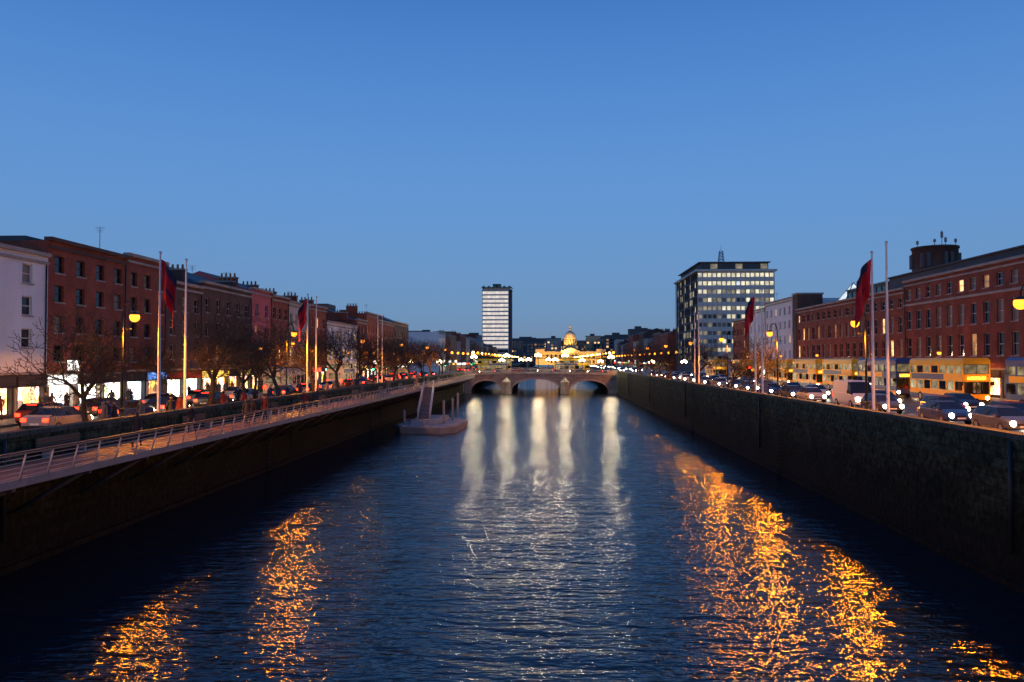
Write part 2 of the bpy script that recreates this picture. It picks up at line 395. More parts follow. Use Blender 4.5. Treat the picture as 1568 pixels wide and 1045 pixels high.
def quay(name, x, s, top, y0, y1):
    G = Group()
    a, b = sorted((x, x+s*.5))
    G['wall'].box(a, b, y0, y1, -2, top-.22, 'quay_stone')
    a, b = sorted((x-s*.07, x+s*.55))
    G['coping'].box(a, b, y0, y1, top-.22, top, 'granite_coping')
    a, b = sorted((x-s*.22, x-s*.002)); G['footing'].box(a, b, y0, y1, -2, .28, 'quay_stone')
    a, b = sorted((x-s*.1, x-s*.002)); G['string_course'].box(a, b, y0, y1, GZ-.35, GZ-.12, 'quay_stone')
    y = y0 + 12
    while y < min(y1, 260):
        if y > 15:
            for k in (-.25, .25): G['ladder'].tube((x-s*.3, y+k, -.5), (x-s*.3, y+k, top-.4), .035, .035, 5, 'metal_dark')
            for k in range(18): G['ladder'].tube((x-s*.3, y-.25, .1+k*.3), (x-s*.3, y+.25, .1+k*.3), .02, .02, 4, 'metal_dark')
            G['drain_pipe'].tube((x-s*.15, y+6, 1.4), (x-s*.15, y+6, top-.3), .09, .09, 6, 'metal_dark')
        y += 37
    G.finish(name, (x, y0, 0))
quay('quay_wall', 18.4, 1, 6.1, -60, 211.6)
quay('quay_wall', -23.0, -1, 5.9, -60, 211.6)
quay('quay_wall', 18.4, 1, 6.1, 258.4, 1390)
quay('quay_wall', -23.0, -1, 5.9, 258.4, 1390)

def slab(name, x0, x1, y0, y1, z0, z1, mat):
    mb = MB(); mb.box(x0, x1, y0, y1, z0, z1, mat); add(name, mb.mesh(name, (x0, y0, 0)), loc=(x0, y0, 0))
def sheet(name, rects, z, mat):
    mb = MB()
    for x0, x1, y0, y1 in rects: mb.poly([(x0,y0,z),(x1,y0,z),(x1,y1,z),(x0,y1,z)], mat)
    add(name, mb.mesh(name))
sheet('road', [(-33.5,-26.8,-60,208),(24.3,42,-60,208),(-140,-23.2,208,262),(18.7,160,208,262),(-33.5,-26.8,262,900),(24.3,42,262,900)], GZ-.006, 'asphalt')
for r in ((-26.8,-23.5,-60,208),(-37,-33.5,-60,208),(18.95,24.3,-60,208),(42,48,-60,208),(-26.8,-23.5,262,900),(-37,-33.5,262,900),(18.95,24.3,262,900),(42,48,262,900)):
    slab('pavement', *r, GZ-.3, GZ+.12, 'paving')
dash = []
y = -20
while y < 205:
    dash += [(-30.2,-30.08,y,y+2), (27.7,27.82,y,y+2), (31.2,31.32,y,y+2), (37.6,37.72,y,y+2)]; y += 5
sheet('lane_markings', dash + [(-33.5,-26.8,203,203.4),(24.3,37,203,203.4)], GZ-.002, 'paint_white')
sheet('kerb_lines', [(-33.3,-33.2,-60,200),(-27.1,-27.0,-60,200),(24.6,24.7,-60,200),(41.7,41.8,-60,200)], GZ-.002, 'paint_yellow')

# ------------------------------------------------------------------ boardwalk
G = Group()
y0, y1 = -20, 205
G['deck'].box(-22.98, -19.5, y0, y1, 4.42, 4.6, 'deck_wood')
G['edge_beam'].box(-19.5+.002, -19.38, y0, y1, 4.34, 4.64, 'gangway_grey')
y = y0
rl = G['railing']; br = G['brackets']
while y < y1:
    rl.tube((-19.42, y, 4.5), (-19.15, y, 5.62), .045, .03, 6, 'metal_pale')
    if int(round((y-y0)/1.6)) % 3 == 0:
        br.tube((-19.6, y, 4.38), (-22.95, y, 2.5), .09, .09, 6, 'concrete_dark')
        br.box(-22.95, -19.6, y-.09, y+.09, 4.16, 4.4, 'concrete_dark')
    y += 1.6
for i in range(6):
    t = (i+1)/6.0
    rl.tube((-19.42+.27*t, y0, 4.55+1.05*t), (-19.42+.27*t, y1, 4.55+1.05*t), .014 if i < 5 else .045, .014 if i < 5 else .045, 6, 'metal_pale')
rl.box(-19.25, -19.02, y0, y1, 5.63, 5.68, 'deck_wood')
y = 20
while y < 200:
    G['benches'].box(-22.75, -22.25, y, y+3.2, 4.98, 5.06, 'deck_wood'); G['benches'].box(-22.86, -22.78, y, y+3.2, 5.1, 5.5, 'deck_wood')
    for k in (.3, 2.9): G['benches'].box(-22.7, -22.3, y+k-.05, y+k+.05, 4.6, 4.98, 'metal_pale')
    y += 14
G.finish('boardwalk', (-21, 0, 4.4))

# ------------------------------------------------------------------ bridge
G = Group()
BY0, BY1 = 212.0, 258.0
deck = lambda x: 4.95 + .55*(1-((x+2.3)/20.7)**2)
arches = [(-16.8, 4.15, 3.45), (-3.4, 6.6, 3.95), (10.8, 5.2, 3.5)]
def under(x):
    for c, hw, cr in arches:
        if abs(x-c) < hw: return .7 + (cr-.7)*math.sqrt(max(0, 1-((x-c)/hw)**2))
    return None
xsb = sorted(set([-23.0, 18.4] + [round(-23+.25*i, 3) for i in range(166)] + [c+s*hw for c, hw, _ in arches for s in (-1, 1)]))
F = G['arches']
for a, b in zip(xsb[:-1], xsb[1:]):
    if b > 18.4: break
    mid = (a+b)/2; um = under(mid)
    ua = -2 if um is None else (under(a) if under(a) is not None else .7)
    ub = -2 if um is None else (under(b) if under(b) is not None else .7)
    for yy in (BY0, BY1):
        F.poly([(a,yy,ua),(b,yy,ub),(b,yy,deck(b)),(a,yy,deck(a))], 'granite_bridge')
    if um is not None:
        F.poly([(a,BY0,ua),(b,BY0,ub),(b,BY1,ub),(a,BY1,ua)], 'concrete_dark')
        G['voussoirs'].poly([(a,BY0-.06,ua),(b,BY0-.06,ub),(b,BY0-.06,ub+.55),(a,BY0-.06,ua+.55)], 'stone_trim')
    G['road_deck'].poly([(a,BY0,deck(a)),(b,BY0,deck(b)),(b,BY1,deck(b)),(a,BY1,deck(a))], 'asphalt')
    for s, yy in ((-1, BY0), (1, BY1)):
        for z0_, z1_, o in ((-.12,.18,.22),(1.05,1.25,.16)):
            q0, q1 = yy-s*.25, yy+s*o
            da, db = deck(a), deck(b)
            F2 = G['parapet']
            F2.poly([(a,q1,da+z0_),(b,q1,db+z0_),(b,q1,db+z1_),(a,q1,da+z1_)], 'stone_trim')
            F2.poly([(a,q0,da+z0_),(b,q0,db+z0_),(b,q0,db+z1_),(a,q0,da+z1_)], 'stone_trim')
            F2.poly([(a,q0,da+z1_),(b,q0,db+z1_),(b,q1,db+z1_),(a,q1,da+z1_)], 'stone_trim')
            F2.poly([(a,q0,da+z0_),(b,q0,db+z0_),(b,q1,db+z0_),(a,q1,da+z0_)], 'stone_trim')
        if um is not None: G['parapet'].lathe((mid, yy, deck(mid)+.18), [(.05,0),(.09,.2),(.1,.35),(.045,.6),(.07,.87)], 5, 'stone_trim')
        else: G['parapet'].box(a, b, yy-.18, yy+.18, deck(mid)+.18, deck(mid)+1.05, 'stone_trim')
for c, hw, _ in arches:
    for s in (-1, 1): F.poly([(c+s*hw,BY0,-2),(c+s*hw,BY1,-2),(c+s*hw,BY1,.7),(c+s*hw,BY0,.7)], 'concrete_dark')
for px, w in ((-11.32, 1.25), (4.4, 1.15)):
    P = G['piers']
    for z0_, z1_, sc in ((-2, 2.9, 1), (2.9, 3.2, 1.12)):
        pts = [(px-w*sc, BY0-.02), (px-w*sc*.8, BY0-1.3), (px, BY0-2.2*sc), (px+w*sc*.8, BY0-1.3), (px+w*sc, BY0-.02)]
        for q, r in zip(pts[:-1], pts[1:]): P.poly([(*q,z0_),(*r,z0_),(*r,z1_),(*q,z1_)], 'granite_bridge')
        P.poly([(*q, z1_) for q in pts], 'granite_bridge')
    pts = [(px-w, BY0-.02), (px-w*.8, BY0-1.3), (px, BY0-2.2), (px+w*.8, BY0-1.3), (px+w, BY0-.02)]
    for q, r in zip(pts[:-1], pts[1:]): P.poly([(*q,3.2),(*r,3.2),(px,BY0-.1,4.4)], 'granite_bridge')
G.finish('stone_arch_bridge', (-2.3, BY0, 0))

# ------------------------------------------------------------------ buildings, north quay (left)
r3 = lambda a, h: [(z, z+h) for z in a]
terrace('white_rendered_building', -1, 30, 42.5, 16.9, 'render_white', r3([9.6,12.2,14.6],1.3), 3, 1.1, 'shop_warm', 'sign_yellow', lit=.0)
terrace('white_rendered_building', -1, 42.5, 56.2, 16.6, 'render_white', r3([9.9,12.2,14.5],1.35), 3, 1.1, 'shop_warm', 'sign_dark', lit=.0)
terrace('brown_brick_building', -1, 56.2, 67.0, 17.9, 'brick_brown', r3([8.9,11.1,13.4,15.6],1.25), 4, 1.15, 'shop_white', 'sign_white', frame='frame_dark', lit=.0, blind=.1, cornice='brick_dark')
terrace('brown_brick_building', -1, 67.0, 74.2, 18.2, 'brick_brown', r3([8.9,11.1,13.4,15.6],1.25), 3, 1.1, 'shop_blue', 'sign_blue', frame='frame_dark', lit=.0, cornice='stone_trim')
terrace('dark_brick_building', -1, 74.2, 82, 16.6, 'brick_dark', r3([9.1,11.5,13.9],1.5), 3, 1.0, 'shop_white', 'sign_redpaint', roof='hipped', lit=.05)
terrace('dark_brick_building', -1, 82, 96, 17.3, 'brick_dark', r3([9.1,11.6,14.2],1.6), 5, 1.0, 'shop_warm', 'sign_yellow', roof='hipped', chim=2, lit=.1)
terrace('pink_building', -1, 96, 103, 17.9, 'render_pink', r3([9.1,11.8,14.6],1.6), 2, 1.0, 'shop_warm', 'sign_dark', chim=1, roof='pitched', lit=.05)
terrace('brick_building', -1, 103, 110, 17.6, 'brick_brown', r3([9.1,11.8,14.6],1.6), 3, 1.0, 'shop_warm', 'sign_redpaint', chim=1, roof='pitched')
terrace('white_rendered_building', -1, 110, 119.5, 17.3, 'render_cream', r3([9.1,11.6,14.2],1.6), 4, 1.0, 'shop_warm', 'sign_dark', chim=1, roof='pitched')
terrace('brick_building', -1, 119.5, 129, 17.5, 'brick_red', r3([9.1,11.6,14.2],1.6), 3, 1.0, 'shop_warm', 'sign_red', chim=2)
terrace('stone_commercial_building', -1, 129, 150, 15.4, 'render_white', r3([9.1,12.2],1.9), 8, 1.3, 'shop_warm', 'sign_blue', lit=.35, bands=(11.6,))
terrace('brick_building', -1, 150, 158, 16.8, 'brick_brown', r3([9.1,11.6,14.2],1.6), 3, 1.0, 'shop_warm', 'sign_yellow', chim=1, roof='pitched')
terrace('corner_brick_building', -1, 158, 168, 18.6, 'brick_red', r3([9.1,11.8,14.6],1.6), 4, 1.0, 'shop_white', 'sign_red', chim=1)
terrace('brick_building', -1, 168, 186, 17.6, 'brick_brown', r3([9.1,11.6,14.2],1.6), 6, 1.0, 'shop_warm', 'sign_green', chim=2, roof='pitched')
terrace('corner_stone_building', -1, 186, 205, 18.2, 'brick_dark', r3([9.1,11.8,14.6],1.6), 6, 1.1, 'shop_warm', 'sign_white', lit=.25, roof='hipped')
yy = 263
kinds = ['brick_dark','brick_red','brick_tan','render_grey','brick_brown','render_cream','brick_dark']
for i in range(18):
    w = R.uniform(11, 22)
    zt = R.uniform(16.5, 20)
    if i == 0: terrace('corner_stone_building', -1, yy, yy+w, 18.6, 'render_white', r3([9.1,12,15],1.9), 6, 1.3, 'shop_white', 'sign_white', lit=.6)
    else: terrace('quayside_building', -1, yy, yy+w, zt, kinds[i % 7], r3([9.1,11.8,14.3],1.5), max(3, int(w/3)), 1.0, R.choice(['shop_warm','shop_white','shop_warm']), R.choice(['sign_red','sign_yellow','sign_green','sign_white']), chim=R.choice([0,1,2]), roof=R.choice(['parapet','pitched']), lit=.2)
    yy += w
# ------------------------------------------------------------------ south quay (right)
terrace('long_brick_building', 1, 50, 108, 19.4, 'brick_south', [(9.5,12.0),(13.1,15.5),(17.0,18.4)], 22, 1.25, 'shop_warm', 'sign_dark', lit=.08, blind=.35, bands=(16.2,), depth=18)
terrace('long_brick_building', 1, 108, 154, 18.6, 'brick_south', [(9.5,11.8),(12.8,15.0),(16.2,17.5)], 17, 1.2, 'shop_warm', 'sign_yellow', lit=.1, blind=.3, depth=18)
terrace('white_rendered_building', 1, 157, 176, 21.3, 'render_white', r3([9.5,12.5,15.5,18.3],1.5), 6, 1.0, 'shop_warm', 'sign_white', lit=.15)
terrace('white_rendered_building', 1, 176, 190, 20.4, 'render_white', r3([9.5,12.5,15.5],1.7), 4, 1.0, 'shop_white', 'sign_white', lit=.2)
terrace('corner_brick_building', 1, 190, 206, 19.0, 'brick_brown', r3([9.5,12.2,15.2],1.7), 5, 1.1, 'shop_warm', 'sign_red', lit=.15)
G = Group(); G['stair_tower'].box(48.2, 53, 154.05, 156.95, GZ, 21.8, 'brick_dark'); G['coping'].box(48.0, 53.2, 153.9, 157.1, 21.8, 22.1, 'stone_trim'); G.finish('brick_stair_tower', (50, 154, GZ))
yy = 318
for i in range(14):
    w = R.uniform(13, 24)
    terrace('quayside_building', 1, yy, yy+w, R.uniform(17.5, 24), kinds[(i*3+1) % 7], r3([9.1,11.8,14.3],1.5), max(3, int(w/3)), 1.0, R.choice(['shop_warm','shop_white']), R.choice(['sign_red','sign_yellow','sign_green','sign_white']), chim=R.choice([0,1]), roof=R.choice(['parapet','pitched']), lit=.25)
    yy += w
G = Group()
G['storey'].box(52, 62, 84, 122, 19.1, 21.4, 'concrete_dark'); G['storey'].box(51.7, 62.3, 83.7, 122.3, 21.4, 21.6, 'flat_roof')
py_ = 115
G['plant_room'].lathe((55.5, py_, 21.6), [(3.0,0),(3.0,3.3),(3.15,3.35),(3.15,3.6),(.1,3.65)], 18, 'brick_dark')
for i in range(14): G['vents'].box(55.5+3.05*math.cos(i)-.2, 55.5+3.05*math.cos(i)+.2, py_+3.05*math.sin(i)-.2, py_+3.05*math.sin(i)+.2, 22.2, 24.2, 'concrete_dark')
for dx, dy, hh in ((0,-2,2.2),(1.5,0,1.6),(-2,1,1.2),(2.4,-1,1.2),(-1,-2,1.0)):
    G['antennas'].tube((55.5+dx,py_+dy,25.2),(55.5+dx,py_+dy,25.2+hh),.05,.03,5,'metal_dark'); G['antennas'].box(55.35+dx,55.65+dx,py_-.1+dy,py_+.1+dy,25.2+hh*.5,25.2+hh*.9,'gangway_grey')
G.finish('rooftop_plant_room', (55, 100, 19.1))
G = Group()
facade(G['walls'], G['glass'], (52,123,0), (0,1,0), (-1,0,0), 16, 18.3, 21.0, cols_even(16, 8, 1.7), [(18.8,20.7)], 'metal_dark', lambda r,c: 'glass_green', depth=.1, frame='frame_dark', sash=False)
facade(G['walls'], G['glass'], (52,123,0), (1,0,0), (0,-1,0), 10, 18.3, 21.0, cols_even(10, 4, 1.9), [(18.8,20.7)], 'metal_dark', lambda r,c: 'glass_green', depth=.1, frame='frame_dark', sash=False)
G['roof'].box(51.8, 62, 122.8, 139.2, 21.0, 21.2, 'copper_green'); G.finish('glass_penthouse', (52, 123, 18.3))
G = Group(); G['glazing'].poly([(52,141,18.4),(58,141,18.4),(55,144,23)], 'lit_cool'); G['glazing'].poly([(52,141,18.4),(52,147,18.4),(55,144,23)], 'lit_cool')
G['glazing'].poly([(58,141,18.4),(58,147,18.4),(55,144,23)], 'glass_green'); G['glazing'].poly([(52,147,18.4),(58,147,18.4),(55,144,23)], 'glass_green')
for q in ((52,141),(58,141),(52,147),(58,147)): G['ribs'].tube((*q,18.4),(55,144,23.05),.1,.1,5,'frame_white')
G.finish('roof_lantern', (55,144,18.4))

# tall office block by the bridge
G = Group()
X0, X1, Y0, Y1, ZT = 49.5, 74.5, 262, 306, 38.5
rows = [(8+2.75*i+1.05, 8+2.75*i+2.5) for i in range(11)]
def pk_main(r, c):
    if r >= 9: return 'lit_office' if R.random() < .93 else 'lit_cool'
    x = R.random()
    if r == 8 or r == 6: return 'lit_office' if x < .5 else 'lit_office_dim'
    return 'lit_office' if x < .18 else ('lit_office_dim' if x < .55 else ('glass_blind' if x < .85 else 'glass_dark'))
def pk_side(r, c):
    return 'lit_office' if (R.random() < (.6 if c % 3 == 1 else .2)) else 'glass_dark'
facade(G['front_walls'], G['front_windows'], (X0,Y0,0), (1,0,0), (0,-1,0), 25, GZ, ZT, cols_even(25, 16, 1.3), rows, 'concrete_light', pk_main, depth=.25, frame='frame_white', fw=.08, sash=False)
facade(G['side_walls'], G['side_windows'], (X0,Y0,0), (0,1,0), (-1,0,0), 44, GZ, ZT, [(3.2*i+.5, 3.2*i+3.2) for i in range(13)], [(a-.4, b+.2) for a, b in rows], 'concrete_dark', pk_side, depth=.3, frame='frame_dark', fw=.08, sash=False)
for i in range(15):
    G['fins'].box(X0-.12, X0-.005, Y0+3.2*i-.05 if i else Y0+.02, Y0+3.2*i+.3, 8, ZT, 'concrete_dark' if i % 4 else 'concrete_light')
for i in range(17): G['fins'].box(X0+25*i/16-.08+(.09 if i==0 else 0), X0+25*i/16+.08, Y0-.2, Y0-.005, 8, ZT, 'concrete_light')
G['walls'].poly([(X1,Y0,GZ),(X1,Y1,GZ),(X1,Y1,ZT),(X1,Y0,ZT)], 'concrete_light'); G['walls'].poly([(X0,Y1,GZ),(X1,Y1,GZ),(X1,Y1,ZT),(X0,Y1,ZT)], 'concrete_light')
G['roof'].box(X0-.8, X1+.8, Y0-.8, Y1+.8, ZT, ZT+.6, 'concrete_light')
facade(G['penthouse'], G['penthouse_windows'], (X0+1.5,Y0+1.5,0), (1,0,0), (0,-1,0), 22, ZT+.6, ZT+3, cols_even(22, 8, 2.4), [(ZT+.9,ZT+2.7)], 'concrete_dark', lambda r,c: 'lit_office_dim' if c%3==1 else 'glass_dark', depth=.1, frame='frame_dark', sash=False)
G['penthouse'].box(X0+1.5, X1-1.5, Y0+1.9, Y1-2, ZT+.6, ZT+2.95, 'concrete_dark'); G['roof'].box(X0+.5, X1-.9, Y0+.8, Y1-1.5, ZT+3, ZT+3.3, 'concrete_dark')
mx_, my_ = 60, 275
for a, b in ((-1,-1),(1,-1),(1,1),(-1,1)): G['mast'].tube((mx_+a,my_+b,ZT+3.3),(mx_+a*.5,my_+b*.5,ZT+8.5),.14,.12,4,'metal_pale')
for k in range(5):
    z = ZT+3.6+k; q = 1-.1*k
    for a, b, c, d in ((-1,-1,1,-1),(1,-1,1,1),(1,1,-1,1),(-1,1,-1,-1)): G['mast'].tube((mx_+a*q,my_+b*q,z),(mx_+c*q,my_+d*q,z+1),.09,.09,4,'metal_pale'); G['mast'].tube((mx_+a*q,my_+b*q,z),(mx_+c*q,my_+d*q,z),.09,.09,4,'metal_pale')
G['mast'].tube((mx_,my_,ZT+8),(mx_,my_,ZT+10.5),.12,.06,4,'metal_pale')
G.finish('office_block', (X0, Y0, GZ))

# white office tower (distance)
G = Group()
X0, X1, Y0, Y1, ZT = -51, -28.5, 600, 618, 63
rows = [(11+3.2*i+.75, 11+3.2*i+3.05) for i in range(16)]
for O, U, Nn, W in (((X0,Y0,0),(1,0,0),(0,-1,0),20.5), ((X1-2,Y0,0),(0,1,0),(1,0,0),18)):
    facade(G['walls'], G['windows'], O, U, Nn, W, GZ, ZT, [(.3, W-.3)], rows, 'concrete_light', lambda r,c: ('lit_hall' if r > 1 else 'glass_dark') if Nn[1] else 'glass_dark', depth=.15, frame='concrete_light', fw=.12, sash=False, mull=5)
G['walls'].box(X0+.01, X1-2.6, Y0+.6, Y1, GZ, ZT-.01, 'concrete_light')
G['service_core'].box(X1-1.99, X1, Y0+2, Y1-2, GZ, ZT+1, 'concrete_dark')
for i in range(6):
    a = X0-.6 + 23.7*i/6; b = a+23.7/6; mxx = (a+b)/2
    G['crown'].poly([(a,Y0-.8,ZT+2),(mxx,Y0-.8,ZT+3.4),(mxx,Y1+.8,ZT+3.4),(a,Y1+.8,ZT+2)], 'copper_green'); G['crown'].poly([(mxx,Y0-.8,ZT+3.4),(b,Y0-.8,ZT+2),(b,Y1+.8,ZT+2),(mxx,Y1+.8,ZT+3.4)], 'copper_green')
    G['crown'].poly([(a,Y0-.8,ZT+2),(b,Y0-.8,ZT+2),(mxx,Y0-.8,ZT+3.4)], 'copper_green')
G['crown'].box(X0+1, X1-1, Y0+1, Y1-1, ZT, ZT+2.2, 'glass_dark'); G['crown'].box(X0-.4, X1+.4, Y0-.4, Y1+.4, ZT, ZT+.35, 'concrete_light'); G['crown'].box(X0+8, X0+14, Y0+3, Y1-3, ZT+3, ZT+5, 'concrete_dark')
G.finish('white_office_tower', (X0, Y0, GZ))

# domed custom house, floodlit
surf('portland_stone', (0.5, 0.44, 0.33), var=.2)
G = Group(); cx, cy = 19.5, 700
facade(G['walls'], G['windows'], (cx-30,cy,0), (1,0,0), (0,-1,0), 60, GZ, 17, cols_even(60, 16, 1.6), [(6.5,9),(11,14.2)], 'portland_stone', lambda r,c: 'lit_warm' if R.random()<.15 else 'glass_dark', depth=.4, frame=None)
G['walls'].box(cx-30+.01, cx+30-.01, cy+.6, cy+55, GZ, 16.9, 'portland_stone'); G['walls'].box(cx-30.5, cx+30.5, cy-.6, cy-.01, 15.6, 16.4, 'portland_stone')
G['portico'].box(cx-8, cx+8, cy-5, cy-.7, GZ, 6.3, 'portland_stone')
for i in range(6): G['portico'].tube((cx-6.6+2.64*i, cy-4, 6.3), (cx-6.6+2.64*i, cy-4, 15.6), .6, .5, 10, 'portland_stone')
G['portico'].box(cx-8.2, cx+8.2, cy-5, cy-.7, 15.6, 17.2, 'portland_stone')
G['portico'].poly([(cx-8.4,cy-5,17.2),(cx+8.4,cy-5,17.2),(cx,cy-5,20.2)], 'portland_stone')
G['portico'].poly([(cx-8.4,cy-5,17.2),(cx,cy-5,20.2),(cx,cy+6,20.2),(cx-8.4,cy+6,17.2)], 'slate'); G['portico'].poly([(cx+8.4,cy-5,17.2),(cx,cy-5,20.2),(cx,cy+6,20.2),(cx+8.4,cy+6,17.2)], 'slate')
for s in (-1, 1): G['pavilions'].box(cx+s*27-4, cx+s*27+4, cy-2, cy+6, GZ, 19, 'portland_stone')
G['drum'].box(cx-6.5, cx+6.5, cy+3, cy+14, 16.9, 21.5, 'portland_stone'); G['drum'].lathe((cx,cy+8.5,21.5), [(4.4,0),(4.4,7),(5.6,7),(5.6,8)], 20, 'portland_stone')
for i in range(16):
    t = 2*math.pi*i/16; G['drum'].tube((cx+5.3*math.cos(t),cy+8.5+5.3*math.sin(t),21.5),(cx+5.3*math.cos(t),cy+8.5+5.3*math.sin(t),28.5),.4,.35,6,'portland_stone')
G['dome'].lathe((cx,cy+8.5,29.5), [(5.2,0),(5.1,1.2),(4.5,3),(3.2,4.6),(1.6,5.6),(1.2,5.9),(1.2,7.7),(.8,8.2),(.05,8.4)], 20, 'portland_stone')
G['statue'].lathe((cx,cy+8.5,37.8), [(.5,0),(.7,.8),(.5,1.8),(.65,2.4),(.25,2.8),(.35,3.2),(.05,3.6)], 8, 'portland_stone')
G.finish('domed_custom_house', (cx, cy, GZ))
def spot(loc, tgt, P, col, ang=70):
    l = bpy.data.lights.new('floodlight', 'SPOT'); l.energy = P; l.color = col; l.spot_size = math.radians(ang); l.spot_blend = .5; l.shadow_soft_size = .5
    o = bpy.data.objects.new('floodlight', l); COL.objects.link(o); o.location = loc
    o.rotation_euler = (Vector(tgt)-Vector(loc)).to_track_quat('-Z', 'Y').to_euler(); return o
for k in (-20, 20): spot((cx+k, cy-26, GZ+1), (cx+k*.8, cy, 14), 60000, (1, .48, .06), 110)
spot((cx-6, cy-16, 14), (cx, cy+8, 30), 70000, (1, .56, .12), 70)

# steel railway bridge crossing in the distance
G = Group()
G['girder'].box(-60, 60, 560, 560.4, 10.2, 10.7, 'metal_dark'); G['girder'].box(-60, 60, 560, 560.4, 12.4, 12.7, 'metal_dark'); G['girder'].box(-60, 60, 560.4, 569, 10.2, 10.5, 'metal_dark')
for i in range(48):
    a = -60+2.5*i; G['lattice'].tube((a,560.2,10.6),(a+2.5,560.2,12.5),.1,.1,4,'metal_dark'); G['lattice'].tube((a+2.5,560.2,10.6),(a,560.2,12.5),.1,.1,4,'metal_dark')
for xx in (-15, 10): G['piers'].tube((xx,564,-2),(xx,564,10.2),1.2,1.2,12,'granite_bridge')
G.finish('railway_bridge', (0, 560, 10))

# distant skyline
def block(name, x0, x1, y, d, zt, mat, n, lit=.15):
    G = Group(); W = x1-x0; nf = max(2, int((zt-9)/3.3))
    facade(G['walls'], G['windows'], (x0,y,0), (1,0,0), (0,-1,0), W, GZ, zt, cols_even(W, n, W/n*.55), [(8+3.3*i, 9.8+3.3*i) for i in range(nf)][:max(1,int((zt-9.9)/3.3))], mat, picker(lit,.1), depth=.3, frame=None)
    G['walls'].box(x0+.01, x1-.01, y+.5, y+d, GZ, zt-.01, mat)
    G['roof'].box(x0-.3, x1+.3, y-.3, y+d+.3, zt, zt+.5, 'flat_roof'); G['roof'].box(x0+W*.3, x0+W*.6, y+2, y+d*.6, zt+.5, zt+2.8, 'concrete_dark')
    G.finish(name, (x0, y, GZ))
for x0, x1, y, zt, mat in [(-110,-60,640,30,'brick_brown'),(-27,-4,820,30,'concrete_dark'),(-2,14,860,33,'render_grey'),(20,42,930,32,'brick_tan'),(55,78,760,33,'concrete_dark'),(42,58,880,36,'glass_green'),(80,100,720,32,'render_grey'),
     (66,82,640,34,'concrete_dark'),(84,110,560,27,'brick_brown'),(-80,-52,700,31,'render_grey'),(-60,0,1120,40,'concrete_dark'),(0,70,1180,38,'brick_brown'),(70,150,1150,44,'concrete_dark'),(-160,-60,1150,42,'brick_dark'),
     (90,112,820,40,'concrete_light'),(66,92,330,28,'brick_dark'),(-75,-52,330,21,'brick_dark'),(-70,-52,120,17.5,'brick_dark'),(-66,-52,200,21,'render_grey'),(70,100,120,18.5,'brick_dark'),(72,100,190,20,'render_grey')]:
    block('distant_office_building', x0, x1, y, 16, zt, mat, max(4, int((x1-x0)/3.5)))

# ------------------------------------------------------------------ street lamps
def lampparts(glob, arm=.75, h=7.55, r=.28):
    G = Group(); P = G['pole']
    P.tube((0,0,0),(0,0,.9),.16,.13,8,'metal_dark'); P.tube((0,0,.9),(0,0,h-.6),.09,.055,8,'metal_dark'); P.lathe((0,0,.9),[(.17,0),(.18,.06),(.1,.12)],8,'metal_dark')
    P.box(-.55,.55,-.02,.02,h-1.6,h-1.56,'metal_dark')
    pts = [(0,0,h-.6)] + [(arm/2-arm/2*math.cos(t),0,h-.6+.75*math.sin(t)) for t in [math.pi*i/8 for i in range(1,9)]]
    for a, b in zip(pts[:-1], pts[1:]): G['arm'].tube(a, b, .045, .04, 6, 'metal_dark')
    G['lantern'].lathe((arm,0,h-.62),[(.05,.12),(.28,0),(.3,-.08)],10,'metal_dark')
    G['globe'].sphere((arm,0,h-.85), r, glob)
    return G.meshes('lamp')
SOD = lampparts('sodium_globe', r=.31); FAR = lampparts('far_orange', r=.42); FAW = lampparts('far_white', r=.42)
def point(parent, loc, P, col, r=.25, kind='POINT'):
    l = bpy.data.lights.new('lamp_light', kind); l.energy = P; l.color = col; l.shadow_soft_size = r
    if kind == 'SPOT': l.spot_size = math.radians(170); l.spot_blend = .12
    o = bpy.data.objects.new('lamp_light', l); COL.objects.link(o); o.location = loc; o.parent = parent
ORG = (1.0, .28, .0008)
def sodium(x, y, rot, P=2600, parts=SOD, light=True, sc=1):
    # hooded lantern: most of the light goes down and outward, a little spills upward
    e = place('street_lamp', parts, (x, y, GZ+.12), rot, sc)
    if light:
        point(e, (.75, 0, 6.02), P, ORG, .36, 'SPOT')
        point(e, (.75, 0, 6.02), P*.16, ORG, .36)
for y in (20, 47.8, 78.5, 108, 137, 166, 195): sodium(-26.6, y, 0, 4600)
for y in (17, 38, 58, 80, 102, 124, 150, 178, 204): sodium(23.0, y, math.pi, 5200)
for y in (68, 90, 108, 130, 150, 175): sodium(43.2, y, 0, 2400, sc=.72)
for k, y in enumerate(range(268, 700, 18)):
    sodium(-26.6, y, 0, 3000, FAR if k % 2 else FAW, False); sodium(23.4, y+7, math.pi, 3000, FAW if k % 3 else FAR, False)
    sodium(-34.5, y+5, 0, 0, FAR, False); sodium(43, y+3, 0, 0, FAR, False)
for y in range(84, 206, 20): sodium(-34.2, y+6, 0, 0, SOD, False, .8)

